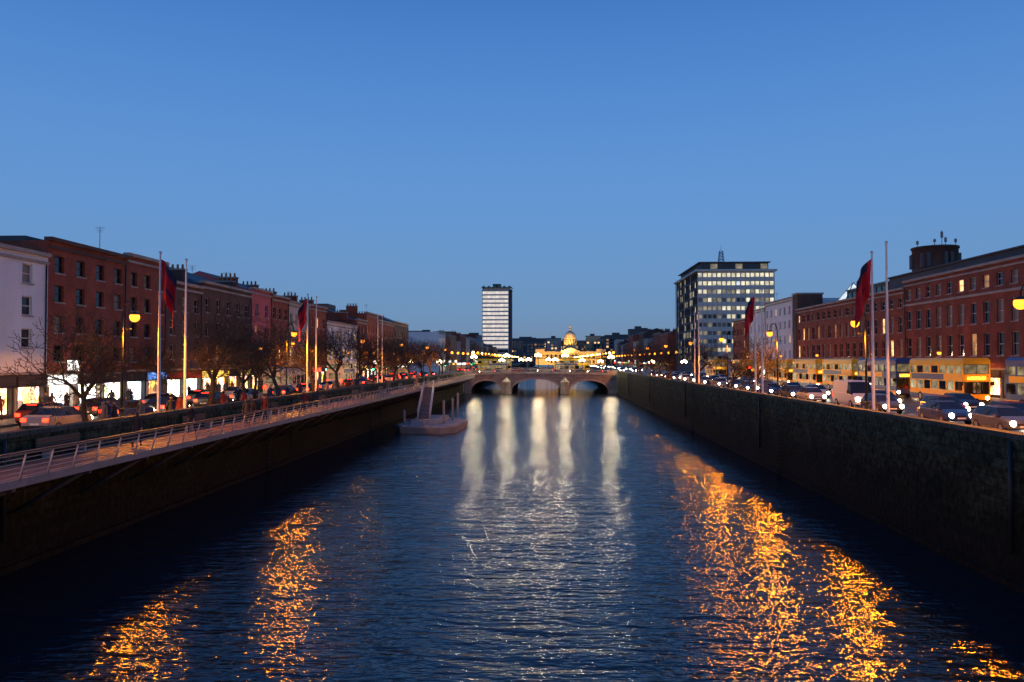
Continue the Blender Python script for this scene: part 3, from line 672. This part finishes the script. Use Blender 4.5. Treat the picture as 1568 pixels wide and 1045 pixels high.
def bridgelamp():
    G = Group(); P = G['post']
    P.lathe((0,0,0),[(.3,0),(.3,.5),(.16,.7),(.1,1.4),(.07,3.3),(.12,3.4),(.05,3.5)],8,'metal_dark')
    for s in (-1, 1):
        P.tube((0,0,3.0),(s*.6,0,3.1),.04,.04,5,'metal_dark'); P.tube((s*.6,0,3.1),(s*.6,0,3.3),.04,.06,5,'metal_dark'); G['globes'].sphere((s*.6,0,3.55),.3,'white_globe')
    G['globes'].sphere((0,0,3.85),.34,'white_globe')
    return G.meshes('x')
BL = bridgelamp()
for x in (-20.2, -11.3, -2.8, 4.4, 16.8):
    e = place('bridge_lamp', BL, (x, 211.9, deck(x)+1.25)); point(e, (0,-.45,3.6), 2500, (1,.76,.44), .35)
for x, y in ((-14,235),(-6,235),(2,235),(10,235),(-18,258),(-9,258),(0,258),(9,258),(17,258),(-30,215),(-40,225),(28,215),(38,222)):
    place('bridge_lamp', BL, (x, y, (deck(x) if -23<x<18 else GZ)+.1))

# ------------------------------------------------------------------ flagpoles
def flagmesh():
    mb = MB(); nu, nv = 12, 18
    def pt(u, v):
        x = .05 + .95*u*(1-.2*v)+.15*v; y = .30*math.sin(u*9+v*2.2)*(.3+.7*u); z = -3.0*v*(.8+.2*u) - 1.1*u*u - .35*u
        return (x, y, z)
    for i in range(nu):
        for j in range(nv):
            u0, u1, v0, v1 = i/nu, (i+1)/nu, j/nv, (j+1)/nv
            mb.poly([pt(u0,v0),pt(u1,v0),pt(u1,v1),pt(u0,v1)], 'flag_navy' if (v0 < .22 and u0 > .2) or (.5 < v0 < .62 and .3 < u0 < .7) else 'flag_red', True)
    return mb.mesh('flag')
FL = flagmesh()
def pole(x, y, h, flag=0):
    mb = MB(); mb.lathe((0,0,0),[(.18,0),(.18,.4),(.1,.45),(.085,h*.5),(.05,h),(.05,h+.02),(.09,h+.08),(.09,h+.18),(.005,h+.22)],10,'pole_white')
    e = place('flagpole', [('pole', mb.mesh('pole'))], (x, y, GZ+.12))
    if flag: f = add('flag', FL, loc=(0,0,h-.3), parent=e); f.rotation_euler = (0,0,0 if flag > 0 else math.pi)
for a in [(-24.2,47.7,10.6,1),(-24.2,51.2,10.6,0),(-24.6,79,10.6,-1),(-24.6,82,10.6,0),(-24.6,112,10.4,0),(-24.6,115,10.6,0),(20.1,49.6,10.6,-1),(20.1,47.5,10.9,0),(20.3,78,10.6,-1),(20.3,75.5,10.6,0),(20.3,110,10.6,0),(20.3,107,10.6,0)]: pole(*a)

# ------------------------------------------------------------------ trees (bare winter)
def tree(seed, H=8):
    r = random.Random(seed); G = Group(); T = G['trunk']; B = G['branches']
    def grow(p, d, L, rad, lvl):
        steps = 3 if lvl < 3 else 2
        q = p
        for s in range(steps):
            nd = (d + Vector((r.uniform(-.26,.26), r.uniform(-.26,.26), r.uniform(-.05,.16)))).normalized()
            e = q + nd * (L/steps); r1 = rad*(1-.28*(s+1)/steps); r0 = rad*(1-.28*s/steps)
            (T if lvl == 0 else B).tube(q, e, r0, r1, 7 if lvl < 2 else 3, 'bark', cap=False)
            q = e; d = nd
            if 0 < lvl < 6 and s < steps-1 and r.random() < .85:
                ax = d.orthogonal().normalized(); ax.rotate(Matrix.Rotation(r.uniform(0, 6.28), 3, d))
                grow(q, (d*.6 + ax*.8).normalized(), L*.6, max(r1*.5,.016), lvl+1 if lvl < 5 else 6)
        if lvl < 6:
            k = 4 if lvl == 0 else r.choice([2,2,3])
            a0 = r.uniform(0, 6.28)
            for i in range(k):
                ax = d.orthogonal().normalized(); ax.rotate(Matrix.Rotation(a0 + 6.28*i/k + r.uniform(-.4,.4), 3, d))
                nd = (d*r.uniform(.7,1.0) + ax*r.uniform(.5,.85) + Vector((0,0,.1))).normalized()
                grow(q, nd, L*r.uniform(.68,.84), max(rad*.58,.016), lvl+1)
    grow(Vector((0,0,0)), Vector((r.uniform(-.08,.08),0,1)), H*.27, H*.026, 0)
    return G.meshes('t')
TR = [tree(3), tree(8), tree(21)]
for i, (x, y, s) in enumerate([(-26.0,43,.92),(-25.9,58.5,1.2),(-25.9,66,.95),(-25.9,74,1.1),(-25.9,86,1.1),(-25.9,95,1.15),(-25.9,104,1.15),(-25.9,118,1.15),(-25.9,130,1.1),(-25.9,146,1.15),(-25.9,158,1.15),(-25.9,172,1.2),(-25.9,190,1.2),(-35,70,.85),(-35,92,.85),(22,86,.9),(22,96,.8),(22,118,1.0),(22,140,1.0),(22,165,1.1),(22,190,1.1),(-26,290,1.2),(22,300,1.2),(-26,330,1.2)]):
    place('bare_street_tree', TR[i % 3], (x, y, GZ+.1), i*1.3, s)

# ------------------------------------------------------------------ vehicles
def wheel(mb, x, y, r=.32, w=.2, s=1):
    mb.tube((x, y, r), (x+s*w, y, r), r, r, 14, 'rubber'); mb.tube((x+s*w, y, r), (x+s*(w+.01), y, r), r*.6, r*.55, 10, 'hub')
def loft(mb, secs, body, glassrange, gl='glass_car'):
    def ring(s):
        y, w, zb, be, ro, wr = s
        return [(-w*.93,y,zb),(-w,y,zb+.25*(be-zb)),(-w,y,be-.06),(-w*.97,y,be),(-wr,y,ro-.05*(ro-be)),(-wr*.85,y,ro),(wr*.85,y,ro),(wr,y,ro-.05*(ro-be)),(w*.97,y,be),(w,y,be-.06),(w,y,zb+.25*(be-zb)),(w*.93,y,zb)]
    rings = [ring(s) for s in secs]
    for i in range(len(secs)-1):
        a, b = rings[i], rings[i+1]; y0_, y1_ = secs[i][0], secs[i+1][0]
        inside = glassrange[0]-.01 <= y0_ and y1_ <= glassrange[1]+.01
        ends = inside and abs(secs[i][4]-secs[i+1][4]) > .25
        for k in range(12):
            j = (k+1) % 12
            m_ = body
            if inside and k in (3, 7): m_ = gl
            if ends and k in (4, 5, 6): m_ = gl
            if k == 11: m_ = 'rubber'
            mb.poly([a[k], b[k], b[j], a[j]], m_)
    mb.poly(rings[0], body); mb.poly(rings[-1][::-1], body)
def car(body, hatch=False):
    mb = MB()
    secs = [(-2.1,.78,.35,.82,.84,.7),(-1.98,.86,.28,.92,.95,.78),(-1.65,.88,.25,.95,1.04,.76),(-1.15,.88,.25,.95,1.40,.62),(-.2,.88,.25,.93,1.47,.63),(.45,.88,.25,.92,1.41,.62),(1.2,.88,.25,.9,.98,.74),(1.9,.86,.27,.76,.80,.74),(2.1,.76,.34,.62,.64,.66)]
    if hatch: secs = [(-1.95,.8,.35,.9,.93,.74),(-1.88,.87,.28,.97,1.05,.74),(-1.55,.88,.25,.98,1.46,.63)] + secs[4:]
    loft(mb, secs, body, (secs[0][0]+.06, 1.2))
    for s in (-1, 1):
        for y in (-1.3, 1.3): wheel(mb, s*.70, y, .32, .19, s)
        x0 = s*.62
        mb.tube((x0, 2.0, .62), (x0, 2.13, .62), .14, .16, 12, 'headlight')
        yb = secs[0][0]
        mb.box(min(s*.50,s*.80), max(s*.50,s*.80), yb-.04, yb+.1, .68, .88, 'taillight')
        mb.box(min(s*.89,s*1.02), max(s*.89,s*1.02), .75, .9, .92, 1.05, body)
        mb.box(min(s*.84,s*.86), max(s*.84,s*.86), -.3, -.2, .95, 1.35, 'rubber')
    if hatch: mb.box(-.3, .3, -1.62, -1.56, 1.36, 1.40, 'taillight')
    mb.box(-.26, .26, secs[0][0]-.02, secs[0][0]+.02, .5, .6, 'paint_white'); mb.box(-.26, .26, 2.09, 2.12, .4, .5, 'paint_white')
    mb.box(-.4, .4, 2.08, 2.115, .52, .6, 'rubber')
    mb.box(-.7, .7, secs[0][0]-.05, secs[0][0]+.05, .33, .46, 'rubber')
    return mb.mesh('car')
CARS = [car('car_paint_%d' % i, i % 2 == 1) for i in range(6)]
def van(body='bus_white'):
    mb = MB()
    secs = [(-2.6,.9,.35,1.3,2.2,.82),(-2.5,.98,.3,1.3,2.35,.86),(.9,.98,.3,1.3,2.35,.86),(1.2,.98,.3,1.25,2.25,.84),(1.95,.97,.3,1.15,1.3,.86),(2.5,.93,.32,.95,1.05,.82),(2.65,.82,.36,.7,.8,.75)]
    loft(mb, secs, body, (.9, 1.95))
    for s in (-1, 1):
        for y in (-1.6, 1.7): wheel(mb, s*.80, y, .36, .19, s)
        mb.tube((s*.7,2.55,.8),(s*.7,2.69,.8),.17,.19,12,'headlight'); mb.box(min(s*.8,s*.95),max(s*.8,s*.95),-2.64,-2.5,.8,1.2,'taillight')
        mb.box(min(s*.99,s*1.2),max(s*.99,s*1.2),1.5,1.62,1.25,1.55,'rubber')
    mb.box(-.5,.5,2.63,2.67,.5,.66,'rubber')
    return mb.mesh('van')
VAN = van()
def bus(body, lower, L_=10.6, H=4.35, double=True, W=2.5, led=True):
    G = Group(); b = G['body']; w = G['windows']
    hw = W/2; rows = [(1.3, 2.15), (2.9, 3.6)] if double else [(1.3, 2.3)]
    if not double: H = 3.1
    pk = lambda r, c: 'bus_inside' if R.random() < .75 else 'glass_car'
    nb = 7
    cols = [(L_*i/nb+.1, L_*(i+1)/nb-.1) for i in range(nb)]
    zc = H-.22
    for s in (-1, 1):
        facade(b, w, (s*hw, -L_/2, 0), (0,1,0), (s,0,0), L_, .8, zc, cols, rows, body, pk, depth=.05, frame=None)
        b.poly([(s*hw,-L_/2,.3),(s*hw,L_/2,.3),(s*hw,L_/2,.8),(s*hw,-L_/2,.8)], lower)
        b.poly([(s*hw,-L_/2,zc),(s*hw,L_/2,zc),(s*(hw-.2),L_/2-.1,H),(s*(hw-.2),-L_/2+.1,H)], body)
        if double: b.box(min(s*(hw+.002),s*(hw+.012)), max(s*(hw+.002),s*(hw+.012)), -L_/2+.5, L_/2-3.5, 2.25, 2.8, lower)
        for y in (-L_/2+2.3, L_/2-2.4): wheel(G['wheels'], s*(hw-.27), y, .48, .28, s)
    b.poly([(-hw+.2,-L_/2+.1,H),(hw-.2,-L_/2+.1,H),(hw-.2,L_/2-.1,H),(-hw+.2,L_/2-.1,H)], body)
    b.poly([(-hw,-L_/2,.3),(hw,-L_/2,.3),(hw,L_/2,.3),(-hw,L_/2,.3)], 'rubber')
    fr = [(1.0, 2.15)] + ([(2.85, 3.75)] if double else [])
    facade(b, w, (-hw, L_/2, 0), (1,0,0), (0,1,0), W, .3, zc, [(.12, W-.12)], fr, body, lambda r,c: 'glass_car' if r == 0 else 'bus_inside', depth=.05, frame='frame_dark', fw=.05, sash=False, mull=1)
    facade(b, w, (-hw, -L_/2, 0), (1,0,0), (0,-1,0), W, .3, zc, [(.4, W-.4)], [(1.5, 2.2)] + ([(2.9, 3.6)] if double else []), body, lambda r,c: 'bus_inside', depth=.05, frame='frame_dark', fw=.05, sash=False)
    for s in (-1, 1): b.poly([(-hw,s*L_/2,zc),(hw,s*L_/2,zc),(hw-.2,s*(L_/2-.1),H),(-hw+.2,s*(L_/2-.1),H)], body)
    G['destination_display'].box(-.85, .85, L_/2+.003, L_/2+.03, 2.3, 2.65, 'dest')
    for s in (-1, 1):
        G['lights'].tube((s*.95,L_/2,.65),(s*.95,L_/2+.03,.65),.16,.16,10,'headlight'); G['lights'].box(min(s*.9,s*1.2),max(s*.9,s*1.2),-L_/2-.03,-L_/2-.003,.8,1.2,'taillight')
        b.box(min(s*(hw+.02),s*(hw+.3)), max(s*(hw+.02),s*(hw+.3)), L_/2-.05, L_/2+.15, 1.8, 2.15, 'rubber')
    b.box(-hw+.05, hw-.05, L_/2+.003, L_/2+.05, .32, .5, 'rubber')
    return G.meshes('bus')
BUSY = bus('bus_yellow', 'bus_blue'); BUSB = bus('bus_blue', 'bus_yellow'); BUSW = bus('bus_white', 'bus_blue'); COACH = bus('bus_white', 'bus_blue', double=False)
RZ = GZ-.005
def putcar(x, y, rot): add('car', R.choice(CARS), loc=(x + R.uniform(-.2,.2), y, RZ), rot=rot + R.uniform(-.02,.02))
for x, ys in ((-28.6, (37,44,51.5,58,66,74,84,92,101,112,120,131,142,155,166,180,192)), (-31.9, (40,47.5,56,63,71,80,106,132,141,149,160,172,186,198))):
    for y in ys: putcar(x, y + R.uniform(-1,1), 0)
place('coach', COACH, (-31.9, 95, RZ), 0)
place('double_decker_bus', BUSW, (-31.9, 121, RZ), 0)
for x, ys in ((26.1, (40,47,54,62,78,86,94,103,111,120,130,141,152,163,175,188,199)), (29.5, (44,52,60,70,79,88,98,108,118,129,142,156,170,183,196)), (33.5, (50,66,134,152,171,190))):
    for y in ys: putcar(x, y + R.uniform(-1.2,1.2), math.pi)
add('van', VAN, loc=(26.9, 70.5, RZ), rot=math.pi)
for x, y, k in ((39.4, 79.5, BUSY), (39.2, 93, BUSB), (39.4, 106, BUSY), (39.3, 119, BUSY), (39.4, 133, BUSY), (36.0, 146, BUSY), (39.9, 63, BUSB), (36.2,172,BUSY), (39.6,160,BUSB)):
    place('double_decker_bus', k, (x, y, RZ), math.pi)
for i in range(40):
    y = 268 + i*7.5
    if i % 3: putcar(R.choice((-28.6,-31.9)), y, 0)
    if i % 4: putcar(R.choice((26.1,29.5,33.5)), y, math.pi)
for x, y, r in ((-17,217,1.57),(-9,217,1.57),(-1,220,1.57),(8,217,1.57),(13,221,1.57),(-14,225,-1.57),(5,226,-1.57),(-4,240,1.57),(12,245,-1.57)):
    add('car', R.choice(CARS), loc=(x,y,deck(x)+.01), rot=r)
place('double_decker_bus', BUSY, (-17, 247, deck(-15)-.1), 1.57); place('double_decker_bus', BUSY, (7, 238, deck(7)-.1), -1.57)

# ------------------------------------------------------------------ pontoon + gangway
G = Group()
def prism(mb, pts, z0, z1, mat, flare=1.0):
    cxx = sum(p[0] for p in pts)/len(pts); cyy = sum(p[1] for p in pts)/len(pts)
    top = [(cxx+(p[0]-cxx)*flare, cyy+(p[1]-cyy)*flare, z1) for p in pts]; bot = [(*p, z0) for p in pts]
    n = len(pts)
    for i in range(n): mb.poly([bot[i], bot[(i+1)%n], top[(i+1)%n], top[i]], mat)
    mb.poly(top, mat)
pts = [(-19.2,98.5),(-18.2,96.3),(-13.2,95.2),(-11.6,97.6),(-11.2,107.5),(-12.5,110),(-18.6,110.5)]
prism(G['hull'], pts, -.6, .75, 'pontoon_grey', 1.04); prism(G['rim'], pts, .752, .9, 'stone_trim', .99)
prism(G['raised_deck'], [(-17.4,98),(-14.2,97.6),(-13.6,108),(-17.8,108)], .9, 1.5, 'pontoon_grey', .9)
a = Vector((-15.9,99.2,1.55)); b = Vector((-18.7,122,4.75)); d = (b-a)
for s in (-.75, .75):
    off = Vector((s,0,0))
    for hh, rr in ((0,.11),(.55,.04),(1.1,.07)): G['gangway'].tube(a+off+Vector((0,0,hh)), b+off+Vector((0,0,hh)), rr, rr, 6, 'metal_pale')
    for i in range(15):
        q = a+off+d*(i/14); G['gangway'].tube(q, q+Vector((0,0,1.1)), .04, .04, 5, 'metal_pale')
        if i < 14: G['gangway'].tube(q, a+off+d*((i+1)/14)+Vector((0,0,1.1)), .03, .03, 4, 'metal_pale')
G['gangway'].poly([a+Vector((-.7,0,.05)), a+Vector((.7,0,.05)), b+Vector((.7,0,.05)), b+Vector((-.7,0,.05))], 'gangway_grey')
for i in range(26):
    q = a + d*(i+.5)/26; G['treads'].box(q.x-.68, q.x+.68, q.y-.22, q.y+.10, q.z+.06, q.z+.12, 'concrete_dark')
for px, py, pz in ((-13.4,100,3.6),(-13.0,106,3.6),(-12.6,108.5,4.2),(-18.4,99.5,2.4)):
    G['mooring_piles'].tube((px,py,-.5),(px,py,pz),.14,.14,8,'gangway_grey'); G['mooring_piles'].lathe((px,py,pz),[(.2,0),(.2,.1),(.02,.35)],8,'gangway_grey')
for i in range(8): G['guard_rail'].tube((-17.6+.75*i,96.9-.1*i,.9),(-17.6+.75*i,96.9-.1*i,1.7),.03,.03,5,'metal_pale')
G['guard_rail'].tube((-17.6,96.9,1.7),(-12.35,96.2,1.7),.035,.035,5,'metal_pale')
G.finish('floating_jetty', (-15, 100, 0))

# ------------------------------------------------------------------ pedestrians
def person(step, coat, bend=0.0):
    V = []; E = []; RR = []
    def v(p, r, par=None):
        V.append(p); RR.append(r)
        if par is not None: E.append((par, len(V)-1))
        return len(V)-1
    pel = v((0,0,.96), .125); wa = v((0,.01,1.12), .115, pel); ch = v((0,.02,1.33), .135, wa); ne = v((0,.03,1.50), .055, ch); he = v((0,.05,1.61), .088, ne); ht = v((0,.045,1.70), .08, he)
    hands = []
    for s in (-1, 1):
        sh = v((s*.17,.02,1.42), .06, ch); f = -s*step
        el = v((s*.235,.02+f*.25,1.16), .043, sh); wr = v((s*.25,.08+f*.5,.93), .03, el); pa = v((s*.25,.10+f*.55,.86), .032, wr); hands.append((V[pa], s))
        hp = v((s*.09,0,.88), .092, pel); g = s*step
        kn = v((s*.10,.04+g*.35,.50), .062, hp); an = v((s*.10,g*.75-.04,.10), .043, kn); v((s*.11,g*.75+.10,.045), .038, an)
    me = bpy.data.meshes.new('p'); me.from_pydata(V, E, []); ob = bpy.data.objects.new('tmp', me); COL.objects.link(ob)
    ob.modifiers.new('s', 'SKIN')
    for i, r in enumerate(RR): me.skin_vertices[0].data[i].radius = (r, r*.85 if i in (0,1,2) else r)
    me.skin_vertices[0].data[0].use_root = True
    sb = ob.modifiers.new('b', 'SUBSURF'); sb.levels = 1; sb.render_levels = 1
    dg = bpy.context.evaluated_depsgraph_get(); m2 = bpy.data.meshes.new_from_object(ob.evaluated_get(dg))
    bpy.data.objects.remove(ob)
    mb = MB()
    for p_ in m2.polygons:
        c = p_.center; pts = [m2.vertices[i].co.copy() for i in p_.vertices]
        if c.z > 1.52: mt = 'hair' if (c.z > 1.66 or c.y < .02) else 'skin'
        elif c.z < .1: mt = 'rubber'
        elif c.z < .80: mt = 'trousers'
        elif abs(c.x) > .2 and c.z < .93: mt = 'skin'
        else: mt = coat
        mb.poly(pts, mt, True)
    mb.tube((0,.12,1.61),(0,.165,1.595),.012,.016,5,'skin')
    for s in (-1,1): mb.tube((s*.085,.05,1.6),(s*.1,.045,1.64),.015,.02,5,'skin')
    for hpos, s in hands:
        for k, ln in enumerate((.06,.075,.08,.07)):
            q = Vector(hpos)+Vector((0,(k-1.5)*.02,-.02)); m_ = q+Vector((0,.006,-ln*.6)); mb.tube(q, m_, .009, .008, 5, 'skin'); mb.tube(m_, m_+Vector((-s*.012,.015,-ln*.4)), .008, .006, 5, 'skin')
        mb.tube(Vector(hpos)+Vector((-s*.01,.03,0)), Vector(hpos)+Vector((-s*.02,.06,-.05)), .01, .008, 5, 'skin')
    mb.lathe((0,.01,.72), [(.19,0),(.175,.2),(.15,.42)], 10, coat)
    return mb.mesh('pedestrian')
PE = [person(.32,'coat_0'), person(-.3,'coat_1'), person(.05,'coat_2'), person(.28,'coat_3'), person(-.05,'coat_4')]
ppl = [(-20.5,53.5,4.6,0),(-21.2,54.2,4.6,.1),(-20.9,57,4.6,3.0),(-21.0,88,4.6,.2),(-20.3,120,4.6,3.1),(-21.3,46,4.6,3.1),(-21.5,72,4.6,0),(-20.7,66,4.6,3.1),(-21.2,67,4.6,3.0),(-20.6,100,4.6,0),(-20.9,39,4.6,.1)]
P_ = GZ+.12
for i in range(36): ppl.append((R.uniform(-36.2,-34.2), R.uniform(46,125), P_, R.choice((0,3.14,.3,2.9,1.5))))
for i in range(30): ppl.append((R.uniform(-25.2,-24.0), R.uniform(42,130), P_, R.choice((0,3.14,.3,2.9))))
for i in range(14): ppl.append((R.uniform(43.8,47), R.uniform(70,160), P_, R.choice((0,3.14,.3,1.5))))
for i in range(10): ppl.append((R.uniform(19.6,21.8), R.uniform(60,180), P_, R.choice((0,3.14,.3))))
for i in range(16):
    x = R.uniform(-22,17); ppl.append((x, R.uniform(212.8,214.3), deck(x), R.choice((1.57,-1.57))))
for i, (x, y, z, r) in enumerate(ppl): add('pedestrian', PE[i % 5], loc=(x, y, z-.005), rot=r, scale=R.uniform(.97,1.06))

# ------------------------------------------------------------------ traffic lights
def tl(col):
    mb = MB(); mb.tube((0,0,0),(0,0,3.1),.06,.06,7,'metal_dark'); mb.box(-.17,.17,-.12,.12,2.4,3.35,'rubber')
    for k, z in enumerate((3.15,2.87,2.6)): mb.tube((0,-.12,z),(0,-.15,z),.11,.11,9, {0:'taillight',1:'amber',2:'traffic_green'}[k] if k == col else 'rubber')
    mb.box(-.26,.26,.121,.14,2.3,3.45,'rubber'); return mb.mesh('traffic_light')
T0, T2 = tl(0), tl(2)
for x, y, t in ((-26.9,204,T2),(-33.8,204,T2),(23.9,204,T0),(-27,120,T2),(-33.8,118,T2),(24,130,T0),(42.4,132,T0),(-26,264,T2),(22,264,T0),(24,95,T0)): add('traffic_light', t, loc=(x,y,P_-.005))
def shelter():
    G = Group()
    for y in (0,4): G['frame'].tube((0,y,0),(0,y,2.5),.05,.05,6,'metal_pale'); G['frame'].tube((1.3,y,0),(1.3,y,2.4),.05,.05,6,'metal_pale')
    G['roof'].box(-.15,1.5,-.2,4.2,2.5,2.6,'metal_dark'); G['back_panel'].box(1.31,1.34,.1,3.9,.4,2.3,'glass_dark'); G['poster'].box(.1,1.2,4.02,4.1,.4,2.2,'sign_white'); G['seat'].box(.8,1.2,.5,3.5,.45,.52,'metal_pale')
    return G.meshes('s')
SH = shelter()
for y in (84,104,124): place('bus_shelter', SH, (43.6,y,P_))

# ------------------------------------------------------------------ sky + sun
w = bpy.data.worlds.new('World'); scene.world = w; w.use_nodes = True
nt = w.node_tree; bg = nt.nodes['Background']; N = nt.nodes.new; L = nt.links.new
sk = N('ShaderNodeTexSky'); sk.sky_type = 'NISHITA'; sk.sun_disc = False
sk.sun_elevation = math.radians(4); sk.sun_rotation = math.radians(180); sk.ozone_density = 4.0; sk.dust_density = .3; sk.air_density = 1.0
sc = N('ShaderNodeVectorMath'); sc.operation = 'SCALE'; L(sk.outputs[0], sc.inputs[0]); sc.inputs['Scale'].default_value = .022
tc = N('ShaderNodeTexCoord'); sp = N('ShaderNodeSeparateXYZ'); L(tc.outputs['Generated'], sp.inputs[0])
rp = N('ShaderNodeValToRGB'); L(sp.outputs[2], rp.inputs[0]); rp.color_ramp.interpolation = 'B_SPLINE'
e = rp.color_ramp.elements
e[0].position = 0.0; e[0].color = (.130,.205,.35,1)
e[1].position = 1.0; e[1].color = (.02,.085,.30,1)
for ps, c_ in ((.06,(.135,.25,.45,1)),(.17,(.125,.28,.58,1)),(.30,(.09,.25,.60,1)),(.44,(.045,.165,.49,1))):
    x = e.new(ps); x.color = c_
ad = N('ShaderNodeVectorMath'); ad.operation = 'ADD'; L(rp.outputs[0], ad.inputs[0]); L(sc.outputs[0], ad.inputs[1])
L(ad.outputs[0], bg.inputs[0]); bg.inputs[1].default_value = 1.0
l = bpy.data.lights.new('sun', 'SUN'); l.energy = .05; l.angle = math.radians(15); l.color = (1, .85, .78)
o = bpy.data.objects.new('sun', l); COL.objects.link(o); o.rotation_euler = (math.radians(86), 0, 0)

# ------------------------------------------------------------------ camera
c = bpy.data.cameras.new('camera'); co = bpy.data.objects.new('camera', c); COL.objects.link(co)
c.lens = 27.55; c.sensor_width = 36; c.clip_end = 6000; c.clip_start = .1
co.location = (0, 0, 9.0); co.rotation_euler = (math.radians(91.41), 0, math.radians(2.67))
scene.camera = co
scene.view_settings.view_transform = 'Standard'; scene.view_settings.look = 'None'; scene.view_settings.exposure = 0
